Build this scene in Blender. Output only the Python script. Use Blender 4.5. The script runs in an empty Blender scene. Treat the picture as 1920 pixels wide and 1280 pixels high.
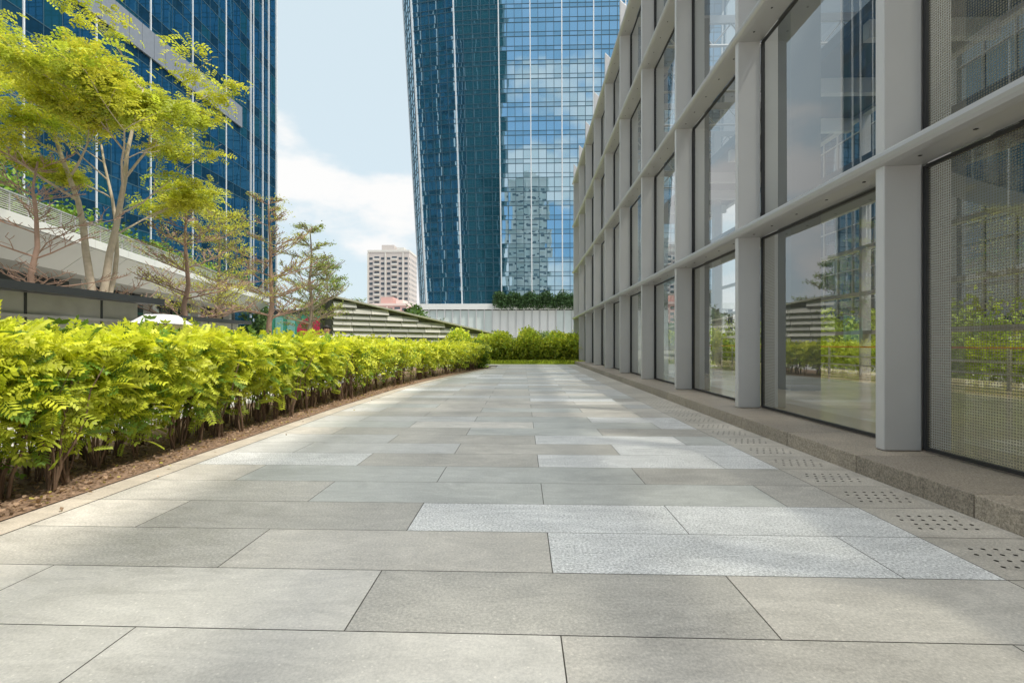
import bpy, math, random
import numpy as np
from mathutils import Vector, Matrix
random.seed(7); rng=np.random.default_rng(7)
R=math.radians
sc=bpy.context.scene
sc.view_settings.view_transform='Standard'; sc.view_settings.look='None'; sc.view_settings.exposure=0

# ------------------------------------------------------------ materials
def newmat(name):
    m=bpy.data.materials.new(name); m.use_nodes=True
    nt=m.node_tree; nt.nodes.clear()
    out=nt.nodes.new('ShaderNodeOutputMaterial')
    return m,nt,out
def N(nt,t,**kw):
    n=nt.nodes.new(t)
    for k,v in kw.items():
        if k in n.inputs: n.inputs[k].default_value=v
        else: setattr(n,k,v)
    return n
def L(nt,a,b): nt.links.new(a,b)
def c4(c): return (c[0],c[1],c[2],1)
def plain(name,col,rough=.6,metal=0.,var=.12,scale=3.,spec=.5,bump=0.,bscale=60.):
    m,nt,out=newmat(name)
    p=N(nt,'ShaderNodeBsdfPrincipled'); p.inputs['Roughness'].default_value=rough
    p.inputs['Metallic'].default_value=metal; p.inputs['Specular IOR Level'].default_value=spec
    tc=N(nt,'ShaderNodeTexCoord'); no=N(nt,'ShaderNodeTexNoise'); no.inputs['Scale'].default_value=scale; no.inputs['Detail'].default_value=5
    L(nt,tc.outputs['Object'],no.inputs['Vector'])
    mx=N(nt,'ShaderNodeMix',data_type='RGBA')
    mx.inputs[6].default_value=c4([x*(1-var) for x in col]); mx.inputs[7].default_value=c4([min(1,x*(1+var)) for x in col])
    L(nt,no.outputs['Fac'],mx.inputs[0]); L(nt,mx.outputs[2],p.inputs['Base Color'])
    if bump>0:
        n2=N(nt,'ShaderNodeTexNoise'); n2.inputs['Scale'].default_value=bscale; n2.inputs['Detail'].default_value=4
        L(nt,tc.outputs['Object'],n2.inputs['Vector'])
        b=N(nt,'ShaderNodeBump'); b.inputs['Strength'].default_value=bump; b.inputs['Distance'].default_value=.01
        L(nt,n2.outputs['Fac'],b.inputs['Height']); L(nt,b.outputs['Normal'],p.inputs['Normal'])
    L(nt,p.outputs[0],out.inputs[0]); return m
def math_(nt,op,a,b=None,c=None):
    n=nt.nodes.new('ShaderNodeMath'); n.operation=op
    for i,v in enumerate((a,b,c)):
        if v is None: continue
        if isinstance(v,(int,float)): n.inputs[i].default_value=v
        else: L(nt,v,n.inputs[i])
    return n.outputs[0]
def leafmat(name,transl=.4,rough=.45):
    m,nt,out=newmat(name)
    a=N(nt,'ShaderNodeAttribute',attribute_name='col')
    d=N(nt,'ShaderNodeBsdfPrincipled'); d.inputs['Roughness'].default_value=rough; d.inputs['Specular IOR Level'].default_value=.35
    t=N(nt,'ShaderNodeBsdfTranslucent'); ms=N(nt,'ShaderNodeMixShader'); ms.inputs[0].default_value=transl
    hs=N(nt,'ShaderNodeMix',data_type='RGBA',blend_type='MULTIPLY'); hs.inputs[0].default_value=1; hs.inputs[7].default_value=(1.3,1.25,.7,1)
    L(nt,a.outputs['Color'],d.inputs['Base Color']); L(nt,a.outputs['Color'],hs.inputs[6]); L(nt,hs.outputs[2],t.inputs['Color'])
    L(nt,d.outputs[0],ms.inputs[1]); L(nt,t.outputs[0],ms.inputs[2]); L(nt,ms.outputs[0],out.inputs[0]); return m
def mirrorglass(name,base,tint,f0=.4,rough=.0):
    m,nt,out=newmat(name)
    lw=N(nt,'ShaderNodeLayerWeight'); lw.inputs[0].default_value=.5
    f=math_(nt,'MULTIPLY_ADD',math_(nt,'POWER',lw.outputs['Facing'],3.0),.85-f0,f0)
    d=N(nt,'ShaderNodeBsdfDiffuse'); d.inputs[0].default_value=c4(base)
    g=N(nt,'ShaderNodeBsdfGlossy'); g.inputs['Color'].default_value=c4(tint); g.inputs['Roughness'].default_value=rough
    ms=N(nt,'ShaderNodeMixShader'); L(nt,f,ms.inputs[0]); L(nt,d.outputs[0],ms.inputs[1]); L(nt,g.outputs[0],ms.inputs[2])
    L(nt,ms.outputs[0],out.inputs[0]); return m
def clearglass(name,tint=(.82,.86,.84),f0=.1,dots=0.,edge=False,power=3.,fmax=.9):
    m,nt,out=newmat(name)
    lw=N(nt,'ShaderNodeLayerWeight'); lw.inputs[0].default_value=.5
    f=math_(nt,'MULTIPLY_ADD',math_(nt,'POWER',lw.outputs['Facing'],power),fmax-f0,f0)
    t=N(nt,'ShaderNodeBsdfTransparent'); t.inputs[0].default_value=c4(tint)
    g=N(nt,'ShaderNodeBsdfGlossy'); g.inputs['Color'].default_value=(.92,.94,.96,1); g.inputs['Roughness'].default_value=0
    ms=N(nt,'ShaderNodeMixShader'); L(nt,f,ms.inputs[0]); L(nt,t.outputs[0],ms.inputs[1]); L(nt,g.outputs[0],ms.inputs[2])
    last=ms.outputs[0]
    if dots>0:
        tc=N(nt,'ShaderNodeTexCoord'); sp=N(nt,'ShaderNodeSeparateXYZ'); L(nt,tc.outputs['Object'],sp.inputs[0])
        s=1/0.026
        fy=math_(nt,'SUBTRACT',math_(nt,'FRACT',math_(nt,'MULTIPLY',sp.outputs['Y'],s)),.5)
        fz=math_(nt,'SUBTRACT',math_(nt,'FRACT',math_(nt,'MULTIPLY',sp.outputs['Z'],s)),.5)
        r2=math_(nt,'ADD',math_(nt,'MULTIPLY',fy,fy),math_(nt,'MULTIPLY',fz,fz))
        k=math_(nt,'LESS_THAN',r2,dots*dots)
        if edge:
            yy=math_(nt,'FRACT',math_(nt,'DIVIDE',math_(nt,'SUBTRACT',sp.outputs['Y'],5.36),3.5))
            e=math_(nt,'GREATER_THAN',math_(nt,'ABSOLUTE',math_(nt,'SUBTRACT',yy,.5)),.36)
            k=math_(nt,'MULTIPLY',k,e)
        d=N(nt,'ShaderNodeBsdfDiffuse'); d.inputs[0].default_value=(.24,.22,.17,1)
        m2=N(nt,'ShaderNodeMixShader'); L(nt,k,m2.inputs[0]); L(nt,last,m2.inputs[1]); L(nt,d.outputs[0],m2.inputs[2]); last=m2.outputs[0]
    L(nt,last,out.inputs[0]); return m
def pavmat(name):
    m,nt,out=newmat(name)
    a=N(nt,'ShaderNodeAttribute',attribute_name='col')
    tc=N(nt,'ShaderNodeTexCoord')
    p=N(nt,'ShaderNodeBsdfPrincipled'); p.inputs['Specular IOR Level'].default_value=.45
    n1=N(nt,'ShaderNodeTexNoise'); n1.inputs['Scale'].default_value=62; n1.inputs['Detail'].default_value=5; n1.inputs['Roughness'].default_value=.85; L(nt,tc.outputs['Object'],n1.inputs['Vector'])
    mp=N(nt,'ShaderNodeMapping'); mp.inputs['Rotation'].default_value=(0,0,.6); mp.inputs['Scale'].default_value=(1,2.6,1); L(nt,tc.outputs['Object'],mp.inputs[0])
    n2=N(nt,'ShaderNodeTexNoise'); n2.inputs['Scale'].default_value=1.9; n2.inputs['Detail'].default_value=9; n2.inputs['Roughness'].default_value=.66; n2.inputs['Distortion'].default_value=1.6; L(nt,mp.outputs[0],n2.inputs['Vector'])
    n3=N(nt,'ShaderNodeTexVoronoi'); n3.inputs['Scale'].default_value=24; L(nt,tc.outputs['Object'],n3.inputs['Vector'])
    n4=N(nt,'ShaderNodeTexNoise'); n4.inputs['Scale'].default_value=.8; n4.inputs['Detail'].default_value=7; n4.inputs['Roughness'].default_value=.6; L(nt,tc.outputs['Object'],n4.inputs['Vector'])
    mr=N(nt,'ShaderNodeMapRange'); mr.inputs[1].default_value=.38; mr.inputs[2].default_value=.62; mr.inputs[3].default_value=-1; mr.inputs[4].default_value=1
    L(nt,n1.outputs['Fac'],mr.inputs[0])
    sp=math_(nt,'MULTIPLY',mr.outputs[0],a.outputs['Alpha'])
    big=math_(nt,'MULTIPLY',math_(nt,'SUBTRACT',n2.outputs['Fac'],.5),.75)
    st=math_(nt,'MULTIPLY',math_(nt,'SUBTRACT',n4.outputs['Fac'],.5),.6)
    fl=math_(nt,'MULTIPLY',math_(nt,'LESS_THAN',n3.outputs['Distance'],.13),.22)
    val=math_(nt,'ADD',math_(nt,'ADD',math_(nt,'ADD',math_(nt,'ADD',sp,big),1.0),fl),st)
    vm=N(nt,'ShaderNodeVectorMath',operation='SCALE'); L(nt,a.outputs['Color'],vm.inputs[0]); L(nt,val,vm.inputs['Scale'])
    L(nt,vm.outputs[0],p.inputs['Base Color'])
    b=N(nt,'ShaderNodeBump'); b.inputs['Strength'].default_value=.3; b.inputs['Distance'].default_value=.003; L(nt,n1.outputs['Fac'],b.inputs['Height']); L(nt,b.outputs['Normal'],p.inputs['Normal'])
    rr=math_(nt,'MULTIPLY_ADD',n2.outputs['Fac'],.4,.30); L(nt,rr,p.inputs['Roughness'])
    L(nt,p.outputs[0],out.inputs[0]); return m

# ------------------------------------------------------------ mesh builder
class MB:
    def __init__(s): s.v=[]; s.f=[]; s.m=[]
    def quad(s,pts,m=0):
        i=len(s.v); s.v+= [tuple(p) for p in pts]; s.f.append(tuple(range(i,i+len(pts)))); s.m.append(m)
    def hexa(s,p,m=0):
        i=len(s.v); s.v+=[tuple(q) for q in p]
        for f in ((0,3,2,1),(4,5,6,7),(0,1,5,4),(1,2,6,5),(2,3,7,6),(3,0,4,7)):
            s.f.append(tuple(i+k for k in f)); s.m.append(m)
    def box(s,x0,x1,y0,y1,z0,z1,m=0):
        s.hexa([(x0,y0,z0),(x1,y0,z0),(x1,y1,z0),(x0,y1,z0),(x0,y0,z1),(x1,y0,z1),(x1,y1,z1),(x0,y1,z1)],m)
    def beam(s,p0,p1,w,d,nrm,m=0):
        p0=Vector(p0);p1=Vector(p1);a=(p1-p0).normalized();n=Vector(nrm).normalized();t=a.cross(n).normalized()*w/2
        n=n*d
        s.hexa([p0-t,p0+t,p0+t+n,p0-t+n,p1-t,p1+t,p1+t+n,p1-t+n],m)
    def tube(s,pts,rad,n=6,m=0):
        pts=[Vector(p) for p in pts]; base=len(s.v)
        for k,p in enumerate(pts):
            a=(pts[min(k+1,len(pts)-1)]-pts[max(k-1,0)]).normalized()
            u=a.cross(Vector((.3,.9,.1))); 
            if u.length<.1: u=a.cross(Vector((1,0,0)))
            u.normalize(); w=a.cross(u)
            for j in range(n):
                t=2*math.pi*j/n; s.v.append(tuple(p+(u*math.cos(t)+w*math.sin(t))*rad[k]))
        for k in range(len(pts)-1):
            for j in range(n):
                a0=base+k*n+j;a1=base+k*n+(j+1)%n
                s.f.append((a0,a1,a1+n,a0+n)); s.m.append(m)
        s.f.append(tuple(base+(len(pts)-1)*n+j for j in range(n))); s.m.append(m)
    def build(s,name,mats,parent=None,mat=None,smooth=False,bevel=0):
        me=bpy.data.meshes.new(name); me.from_pydata(s.v,[],s.f); 
        for m in mats: me.materials.append(m)
        me.polygons.foreach_set('material_index',s.m)
        if smooth: me.polygons.foreach_set('use_smooth',[True]*len(s.f))
        me.update()
        o=bpy.data.objects.new(name,me); sc.collection.objects.link(o)
        if parent: o.parent=parent
        if mat is not None: o.matrix_world=mat
        if bevel>0:
            b=o.modifiers.new('b','BEVEL'); b.width=bevel; b.segments=2; b.limit_method='ANGLE'
        return o
def empty(name,mat=None):
    o=bpy.data.objects.new(name,None); sc.collection.objects.link(o)
    if mat is not None: o.matrix_world=mat
    return o
def leaves(name,C,D,U,S,T,col,mat,parent=None):
    n=len(C); k=len(T)
    X=D/np.linalg.norm(D,axis=1,keepdims=True)
    Z=U-(U*X).sum(1,keepdims=True)*X; Z/=np.linalg.norm(Z,axis=1,keepdims=True)+1e-9
    Y=np.cross(Z,X)
    V=C[:,None,:]+S[:,None,None]*(T[None,:,0:1]*X[:,None]+T[None,:,1:2]*Y[:,None]+T[None,:,2:3]*Z[:,None])
    V=V.reshape(-1,3).astype(np.float32); nv=len(V); nf=nv//4
    me=bpy.data.meshes.new(name)
    me.vertices.add(nv); me.vertices.foreach_set('co',V.ravel())
    me.loops.add(nv); me.loops.foreach_set('vertex_index',np.arange(nv,dtype=np.int32))
    me.polygons.add(nf); me.polygons.foreach_set('loop_start',np.arange(0,nv,4,dtype=np.int32)); me.polygons.foreach_set('loop_total',np.full(nf,4,dtype=np.int32))
    me.update(calc_edges=True)
    at=me.attributes.new('col','FLOAT_COLOR','POINT')
    cc=np.ones((n,k,4),dtype=np.float32); cc[:,:,:3]=col[:,None,:]
    cc[:,:,:3]*= (1+.25*(rng.random((n,k//4,1)).repeat(4,axis=1)-.5))
    at.data.foreach_set('color',cc.ravel())
    me.materials.append(mat)
    o=bpy.data.objects.new(name,me); sc.collection.objects.link(o)
    if parent: o.parent=parent
    return o
def spray_T(pairs=7,ll=.26,lw=.085,droop=.3):
    T=[]
    def leaf(b,d):
        b=np.array(b,float); d=np.array(d,float); s=np.array([-d[1],d[0],0]); s/=np.linalg.norm(s)
        T.extend([b,b+d*.5+s*lw/1.6,b+d,b+d*.5-s*lw/1.6])
    for i in range(pairs):
        x=.12+.85*i/(pairs-1); z=-droop*x*x; sz=ll*(1-.45*abs(x-.5))
        for sg in (-1,1): leaf((x,0,z),(sz*.45,sg*sz*.9,-.05-.1*x))
    leaf((.97,0,-droop),(.2,0,-.1))
    leaf((0,0,0),(1,0,-droop*.9)) ; T[-3]=np.array([.5,.012,-droop*.3]);T[-1]=np.array([.5,-.012,-droop*.3])
    return np.array(T)
def clump_T(n=8,size=.3,flat=.35,seed=1):
    r=np.random.default_rng(seed); T=[]
    for i in range(n):
        b=r.normal(size=3)*np.array([.4,.4,.4*flat]); d=r.normal(size=3)*np.array([1,1,.45]); d/=np.linalg.norm(d); d*=size*(.7+.6*r.random())
        s=np.cross(d,r.normal(size=3)*.3+np.array([0,0,1])); s/=np.linalg.norm(s)+1e-6; s*=size*.3
        T+= [b,b+d*.5+s,b+d,b+d*.5-s]
    return np.array(T)
SPRAY=spray_T(7,.36,.12,.3); SPRAYF=spray_T(4,.42,.17,.3)

# ------------------------------------------------------------ palette
M_pav=pavmat('granite_paving')
M_joint=plain('joint_dark',(.13,.12,.10),.9)
M_plaza=plain('plaza_stone',(.52,.50,.46),.7,var=.2,scale=.7)
M_soil=plain('mulch_soil',(.28,.185,.125),.95,var=.55,scale=14,bump=1,bscale=40)
M_grass=plain('lawn',(.34,.42,.06),.9,var=.5,scale=5,bump=1,bscale=50)
M_leaf=leafmat('leaf'); M_leaf_far=leafmat('leaf_far',.3,.7)
M_bark=plain('bark',(.30,.24,.18),.9,var=.35,scale=9,bump=.6,bscale=30)
M_barkl=plain('bark_pale',(.50,.42,.32),.85,var=.3,scale=7,bump=.5,bscale=30)
M_barkr=plain('bark_reddish',(.36,.24,.18),.9,var=.3,scale=7)
M_alu=plain('painted_aluminium',(.64,.625,.625),.42,.1,var=.07,scale=1.2)
M_alud=plain('rail_aluminium',(.48,.475,.475),.36,.2,var=.06,scale=1.2)
M_gask=plain('gasket',(.03,.03,.032),.5)
M_hole=plain('hole_dark',(.03,.026,.02),.9)
M_white=plain('white_panel',(.80,.80,.78),.45,var=.06,scale=.5)
M_wgrey=plain('grey_panel',(.62,.62,.62),.4,var=.1,scale=.6)
M_dark=plain('dark_metal',(.05,.055,.06),.4,.3)
M_conc=plain('concrete',(.42,.41,.39),.8,var=.15,scale=1.2)
M_pier=plain('pier_cladding',(.13,.135,.13),.4,var=.12,scale=1.2)
M_floor=plain('lobby_floor',(.74,.62,.42),.12,var=.15,scale=.7)
M_mulld=plain('tower_mullion_dark',(.05,.11,.15),.4,.2)
M_fin=plain('tower_fin',(.78,.80,.82),.35,.1)
M_tg=mirrorglass('tower_glass',(.03,.11,.15),(.60,.80,.93),.68)
M_tg2=mirrorglass('tower_glass_b',(.035,.13,.17),(.54,.75,.88),.64,.0)
M_tg3=mirrorglass('tower_glass_spandrel',(.04,.13,.18),(.50,.70,.82),.6,.02)
M_tl=mirrorglass('left_tower_glass',(.010,.055,.11),(.10,.27,.42),.32)
M_tl2=mirrorglass('left_tower_glass_b',(.012,.075,.11),(.06,.17,.27),.28)
M_tl3=mirrorglass('left_tower_spandrel',(.010,.04,.07),(.04,.12,.20),.28,.03)
M_tdk=mirrorglass('dark_tower_glass',(.012,.065,.085),(.08,.20,.25),.25)
M_ob=mirrorglass('office_glass',(.06,.08,.09),(.5,.55,.56),.3)
M_gl=clearglass('facade_glass',(.80,.83,.81),.15)
M_glfrit=clearglass('facade_glass_fritted',(.70,.72,.67),.13,dots=.33)
M_gledge=clearglass('facade_glass_edge_frit',(.80,.82,.80),.15,dots=.33,edge=True)
M_roofgl=clearglass('roof_glass',(.93,.93,.92),.03,power=5)
M_roofm=clearglass('roof_glass_mid',(.66,.66,.66),.03,power=5)
M_rooft=clearglass('roof_glass_shading',(.22,.22,.22),.03,power=5,fmax=.3)  # dark tint added to hold back sun and shade the path
M_shop=mirrorglass('shop_glass',(.05,.07,.07),(.6,.65,.62),.25)

# ------------------------------------------------------------ ground
g=MB(); g.quad([(-3000,-3000,-.03),(3000,-3000,-.03),(3000,3000,-.03),(-3000,3000,-.03)]); g.build('ground',[plain('city_ground',(.42,.41,.38),.9,var=.25,scale=.05)])
g=MB(); g.quad([(-60,-8,-.02),(-5.9,-8,-.02),(-5.9,60,-.02),(-60,60,-.02)]); g.build('plaza',[M_plaza])

HY=[-2,10,14,17,20,23,25,27]; HX=[-3.85,-3.85,-3.72,-3.45,-3.05,-2.55,-2.2,-1.8]
def xf(y): return np.interp(y,HY,HX)

pv=[];pf=[];pc=[]
def slab(x0,x1,y0,y1,col,a,z=0.0,poly=None):
    gq=.003; i=len(pv)
    P=poly or [(x0+gq,y0+gq),(x1-gq,y0+gq),(x1-gq,y1-gq),(x0+gq,y1-gq)]
    for p in P: pv.append((p[0],p[1],z)); pc.extend((*col,a))
    pf.append(tuple(range(i,i+len(P))))
BEI=(.59,.555,.50); BRN=(.51,.485,.44); GRN=(.53,.535,.505); PALE=(.64,.61,.56); LITE=(.70,.70,.69); GRY=(.57,.565,.545)
spec={BEI:.20,BRN:.26,GRN:.12,PALE:.13,LITE:.46,GRY:.17}
fixed={0:[PALE,PALE,BEI,BEI],1:[PALE,PALE,BRN,BEI],2:[BRN,BEI,LITE,LITE,LITE],3:[BEI,BRN,LITE,LITE,LITE],4:[BRN,GRN,GRN,BRN,BRN],
       5:[BEI,GRN,GRN,BRN,BRN],6:[LITE,BRN,LITE,LITE,LITE],7:[GRY,GRY,BRN,LITE,LITE],8:[GRY,BRN,LITE,GRN,GRY]}
XR=2.67
for r in range(-6,47):
    y0=1.6+.6*r; y1=y0+.6
    off=.17 if r%2==0 else -.81
    xs=[off+1.95*k for k in range(-3,3)]
    xs=[x for x in xs if x<XR-.15]
    xs.append(XR)
    for j in range(len(xs)-1):
        a,b=xs[j],xs[j+1]
        xl=float(xf((y0+y1)/2))+.3
        if b<=xl+.02: continue
        if r in fixed:
            lst=fixed[r]; k=round((a-off)/1.95)+2
            c=lst[max(0,min(len(lst)-1,k))]
        else:
            c=random.choices([BEI,BRN,GRN,LITE,GRY,PALE],[2,2.4,2.4,2.6,2.6,.8])[0]
        f=1+random.uniform(-.06,.06); cc=tuple(x*f for x in c)
        if a<xl:
            xa=float(xf(y0))+.3; xb=float(xf(y1))+.3
            slab(0,0,0,0,cc,spec[c],poly=[(min(xa,b-.05)+.004,y0+.003),(b-.003,y0+.003),(b-.003,y1-.003),(min(xb,b-.05)+.004,y1-.003)])
        else: slab(a,b,y0,y1,cc,spec[c])
    f=1+random.uniform(-.05,.05)
    slab(XR,3.38,y0,y1,tuple(x*f for x in (.51,.475,.42)),.22)
yy=-2.0
while yy<27.5:
    y1=yy+1.2
    a0=float(xf(yy));a1=float(xf(y1)); f=1+random.uniform(-.05,.05)
    slab(0,0,0,0,tuple(x*f for x in (.61,.54,.455)),.16,z=.002,poly=[(a0+.03,yy+.003),(a0+.296,yy+.003),(a1+.296,y1-.003),(a1+.03,y1-.003)])
    yy=y1
for k in range(-14,12):
    for r in range(2):
        c=random.choice([GRY,PALE,BEI]); slab(k*1.2,k*1.2+1.2,29.8+r*.9,30.7+r*.9,c,.1)
me=bpy.data.meshes.new('footpath'); me.from_pydata(pv,[],pf); at=me.attributes.new('col','FLOAT_COLOR','POINT'); at.data.foreach_set('color',pc); me.materials.append(M_pav)
o=bpy.data.objects.new('footpath',me); sc.collection.objects.link(o)
g=MB(); g.quad([(-5.9,-4,-.009),(3.6,-4,-.009),(3.6,31.7,-.009),(-5.9,31.7,-.009)]); g.build('footpath_bedding',[M_joint])
g=MB()
for r in range(-2,40):
    y0=1.6+.6*r
    for i in range(4):
        for j in range(6):
            x=2.80+.078*j+(.039 if i%2 else 0); y=y0+.16+.085*i
            g.quad([(x+.013*math.cos(t*math.pi/4),y+.013*math.sin(t*math.pi/4),.002) for t in range(8)])
g.build('drainage_holes',[M_hole])
g=MB()
ys=np.linspace(-2,27.5,60)
for a,b in zip(ys[:-1],ys[1:]):
    g.quad([(-5.95,a,.012),(float(xf(a))+.04,a,.012),(float(xf(b))+.04,b,.012),(-5.95,b,.012)])
g.build('mulch_bed',[M_soil])
n=10500; Y=1.5+15*rng.random(n)**1.6; X=xf(Y)-rng.random(n)*1.3+.04
ex=rng.random(n)<.012; X[ex]+=.12+.5*rng.random(ex.sum())**2
U=rng.normal(size=(n,3))*.5+np.array([0,0,1]); D=rng.normal(size=(n,3))*np.array([1,1,.2])
col=np.array([.50,.35,.24])*(.3+.95*rng.random((n,1)))
gl=rng.random(n)<.05; col[gl]=np.array([.55,.50,.12])
chip=np.array([[0,-.35,0],[1,-.3,.1],[1,.3,0],[0,.35,.1]])
leaves('mulch_chips',np.stack([X,Y,.02+.02*rng.random(n)],1),D,U,.012+.028*rng.random(n),chip,col,M_leaf_far)

# ------------------------------------------------------------ hedge
def hedge():
    par=empty('hedge')
    def hh(y): return np.interp(y,[1,4,6,10,18,27],[1.34,1.35,1.36,1.31,1.24,1.18])+.03*np.sin(y*2.3)+.025*np.sin(y*5.1+1)
    def front(n,depth,zmin=.22):
        Y=1.2*(27/1.2)**rng.random(n); 
        z=zmin+(hh(Y)-zmin)*rng.random(n)**.7
        bul=.05*np.sin(Y*3.1+z*3)+.05*np.sin(Y*7.3+z*5.1)+.04*np.sin(Y*13-z*9)
        rel=(z-.3)/1.05
        X=xf(Y)-.14+bul-.38*np.clip(.55-rel,0,1)-rng.exponential(depth,n)-.12*np.clip(rel-.8,0,1)*3
        return X,Y,z,rel
    def top(n,depth):
        Y=1.2*(27/1.2)**rng.random(n); X=xf(Y)-.05-1.8*rng.random(n)
        z=hh(Y)+.03*np.sin(X*6+Y*4)-rng.exponential(depth,n); 
        sh=rng.random(n)<.06; z[sh]+=.10*rng.random(sh.sum()); return X,Y,z
    CC=[];DD=[];UU=[];SS=[];CO=[]
    def add(X,Y,z,D,U,S,co): CC.append(np.stack([X,Y,z],1));DD.append(D);UU.append(U);SS.append(S);CO.append(co)
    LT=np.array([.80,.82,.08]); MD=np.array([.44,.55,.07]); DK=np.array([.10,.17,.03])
    n=11500; X,Y,z,rel=front(n,.14)
    patch=.5+.5*np.sin(Y*5.3+1.7*np.sin(Y*1.9))
    keep=rng.random(n)<np.clip(.10+.26*patch+1.25*rel,0,1); X,Y,z,rel=X[keep],Y[keep],z[keep],rel[keep]; n=len(X)
    D=rng.normal(size=(n,3))*np.array([.7,1.1,.7])+np.array([.5,-.2,.15]); U=np.array([.4,-.3,1])+rng.normal(size=(n,3))*.7
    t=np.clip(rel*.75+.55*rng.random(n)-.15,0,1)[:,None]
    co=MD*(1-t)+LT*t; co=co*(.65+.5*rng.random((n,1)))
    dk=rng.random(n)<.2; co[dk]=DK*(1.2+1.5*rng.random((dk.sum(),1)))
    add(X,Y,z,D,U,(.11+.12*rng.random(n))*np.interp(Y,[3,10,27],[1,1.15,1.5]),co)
    n=7500; X,Y,z=top(n,.05)
    D=rng.normal(size=(n,3))*np.array([.8,.8,.45])+np.array([.2,-.1,.4]); U=np.array([0,0,1])+rng.normal(size=(n,3))*.5
    t=rng.random((n,1))**.5; co=(MD*(1-t)+LT*1.05*t)*(.75+.4*rng.random((n,1)))
    add(X,Y,z,D,U,(.10+.12*rng.random(n))*np.interp(Y,[3,10,27],[1,1.15,1.5]),co)
    C,D,U,S,CO_=[np.concatenate(a) for a in (CC,DD,UU,SS,CO)]
    near=C[:,1]<11
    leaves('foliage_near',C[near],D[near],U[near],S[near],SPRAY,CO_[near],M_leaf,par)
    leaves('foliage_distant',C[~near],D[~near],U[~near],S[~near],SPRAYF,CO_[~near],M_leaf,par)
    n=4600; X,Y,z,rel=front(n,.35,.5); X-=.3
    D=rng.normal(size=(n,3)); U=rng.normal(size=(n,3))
    leaves('foliage_inner',np.stack([X,Y,z],1),D,U,.18+.1*rng.random(n),SPRAYF,DK*(.8+1.0*rng.random((n,1))),M_leaf,par)  # inner darkness of the hedge painted into the leaf colour
    n=1500; th=rng.random(n)*2*math.pi; rr=.85*rng.random(n)**.4
    X=-2.95+rr*np.cos(th)*1.1; Y=26.6+rr*np.sin(th); z=.15+1.1*rng.random(n)**.8
    leaves('foliage_cap',np.stack([X,Y,z],1),rng.normal(size=(n,3))+np.array([.3,-.5,.2]),rng.normal(size=(n,3))*.4+np.array([0,-.3,1]),.25+.1*rng.random(n),SPRAYF,np.array([.17,.27,.04])*(.6+.9*rng.random((n,1))),M_leaf,par)
    s=MB()
    y=1.6
    while y<26:
        for _ in range(3):
            x=float(xf(y))-.22-random.random()*.95; yy=y+random.uniform(-.15,.15)
            for b in range(random.choice([3,4,5])):
                p=Vector((x+random.uniform(-.03,.03),yy+random.uniform(-.03,.03),0)); pts=[p]; r0=random.uniform(.006,.016); rd=[r0]
                dx=random.uniform(-.28,.32);dy=random.uniform(-.35,.35)
                for k in range(1,6):
                    f=k/5; pts.append(p+Vector((dx*f**1.3+random.uniform(-.035,.035),dy*f**1.2+random.uniform(-.035,.035),1.1*f))); rd.append(r0*(1-.65*f))
                s.tube(pts,rd,5)
        y+=.24 if y<12 else .5
    s.build('stems',[plain('stem_bark',(.17,.11,.07),.9,var=.35,scale=9)],par,smooth=True)
hedge()

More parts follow.
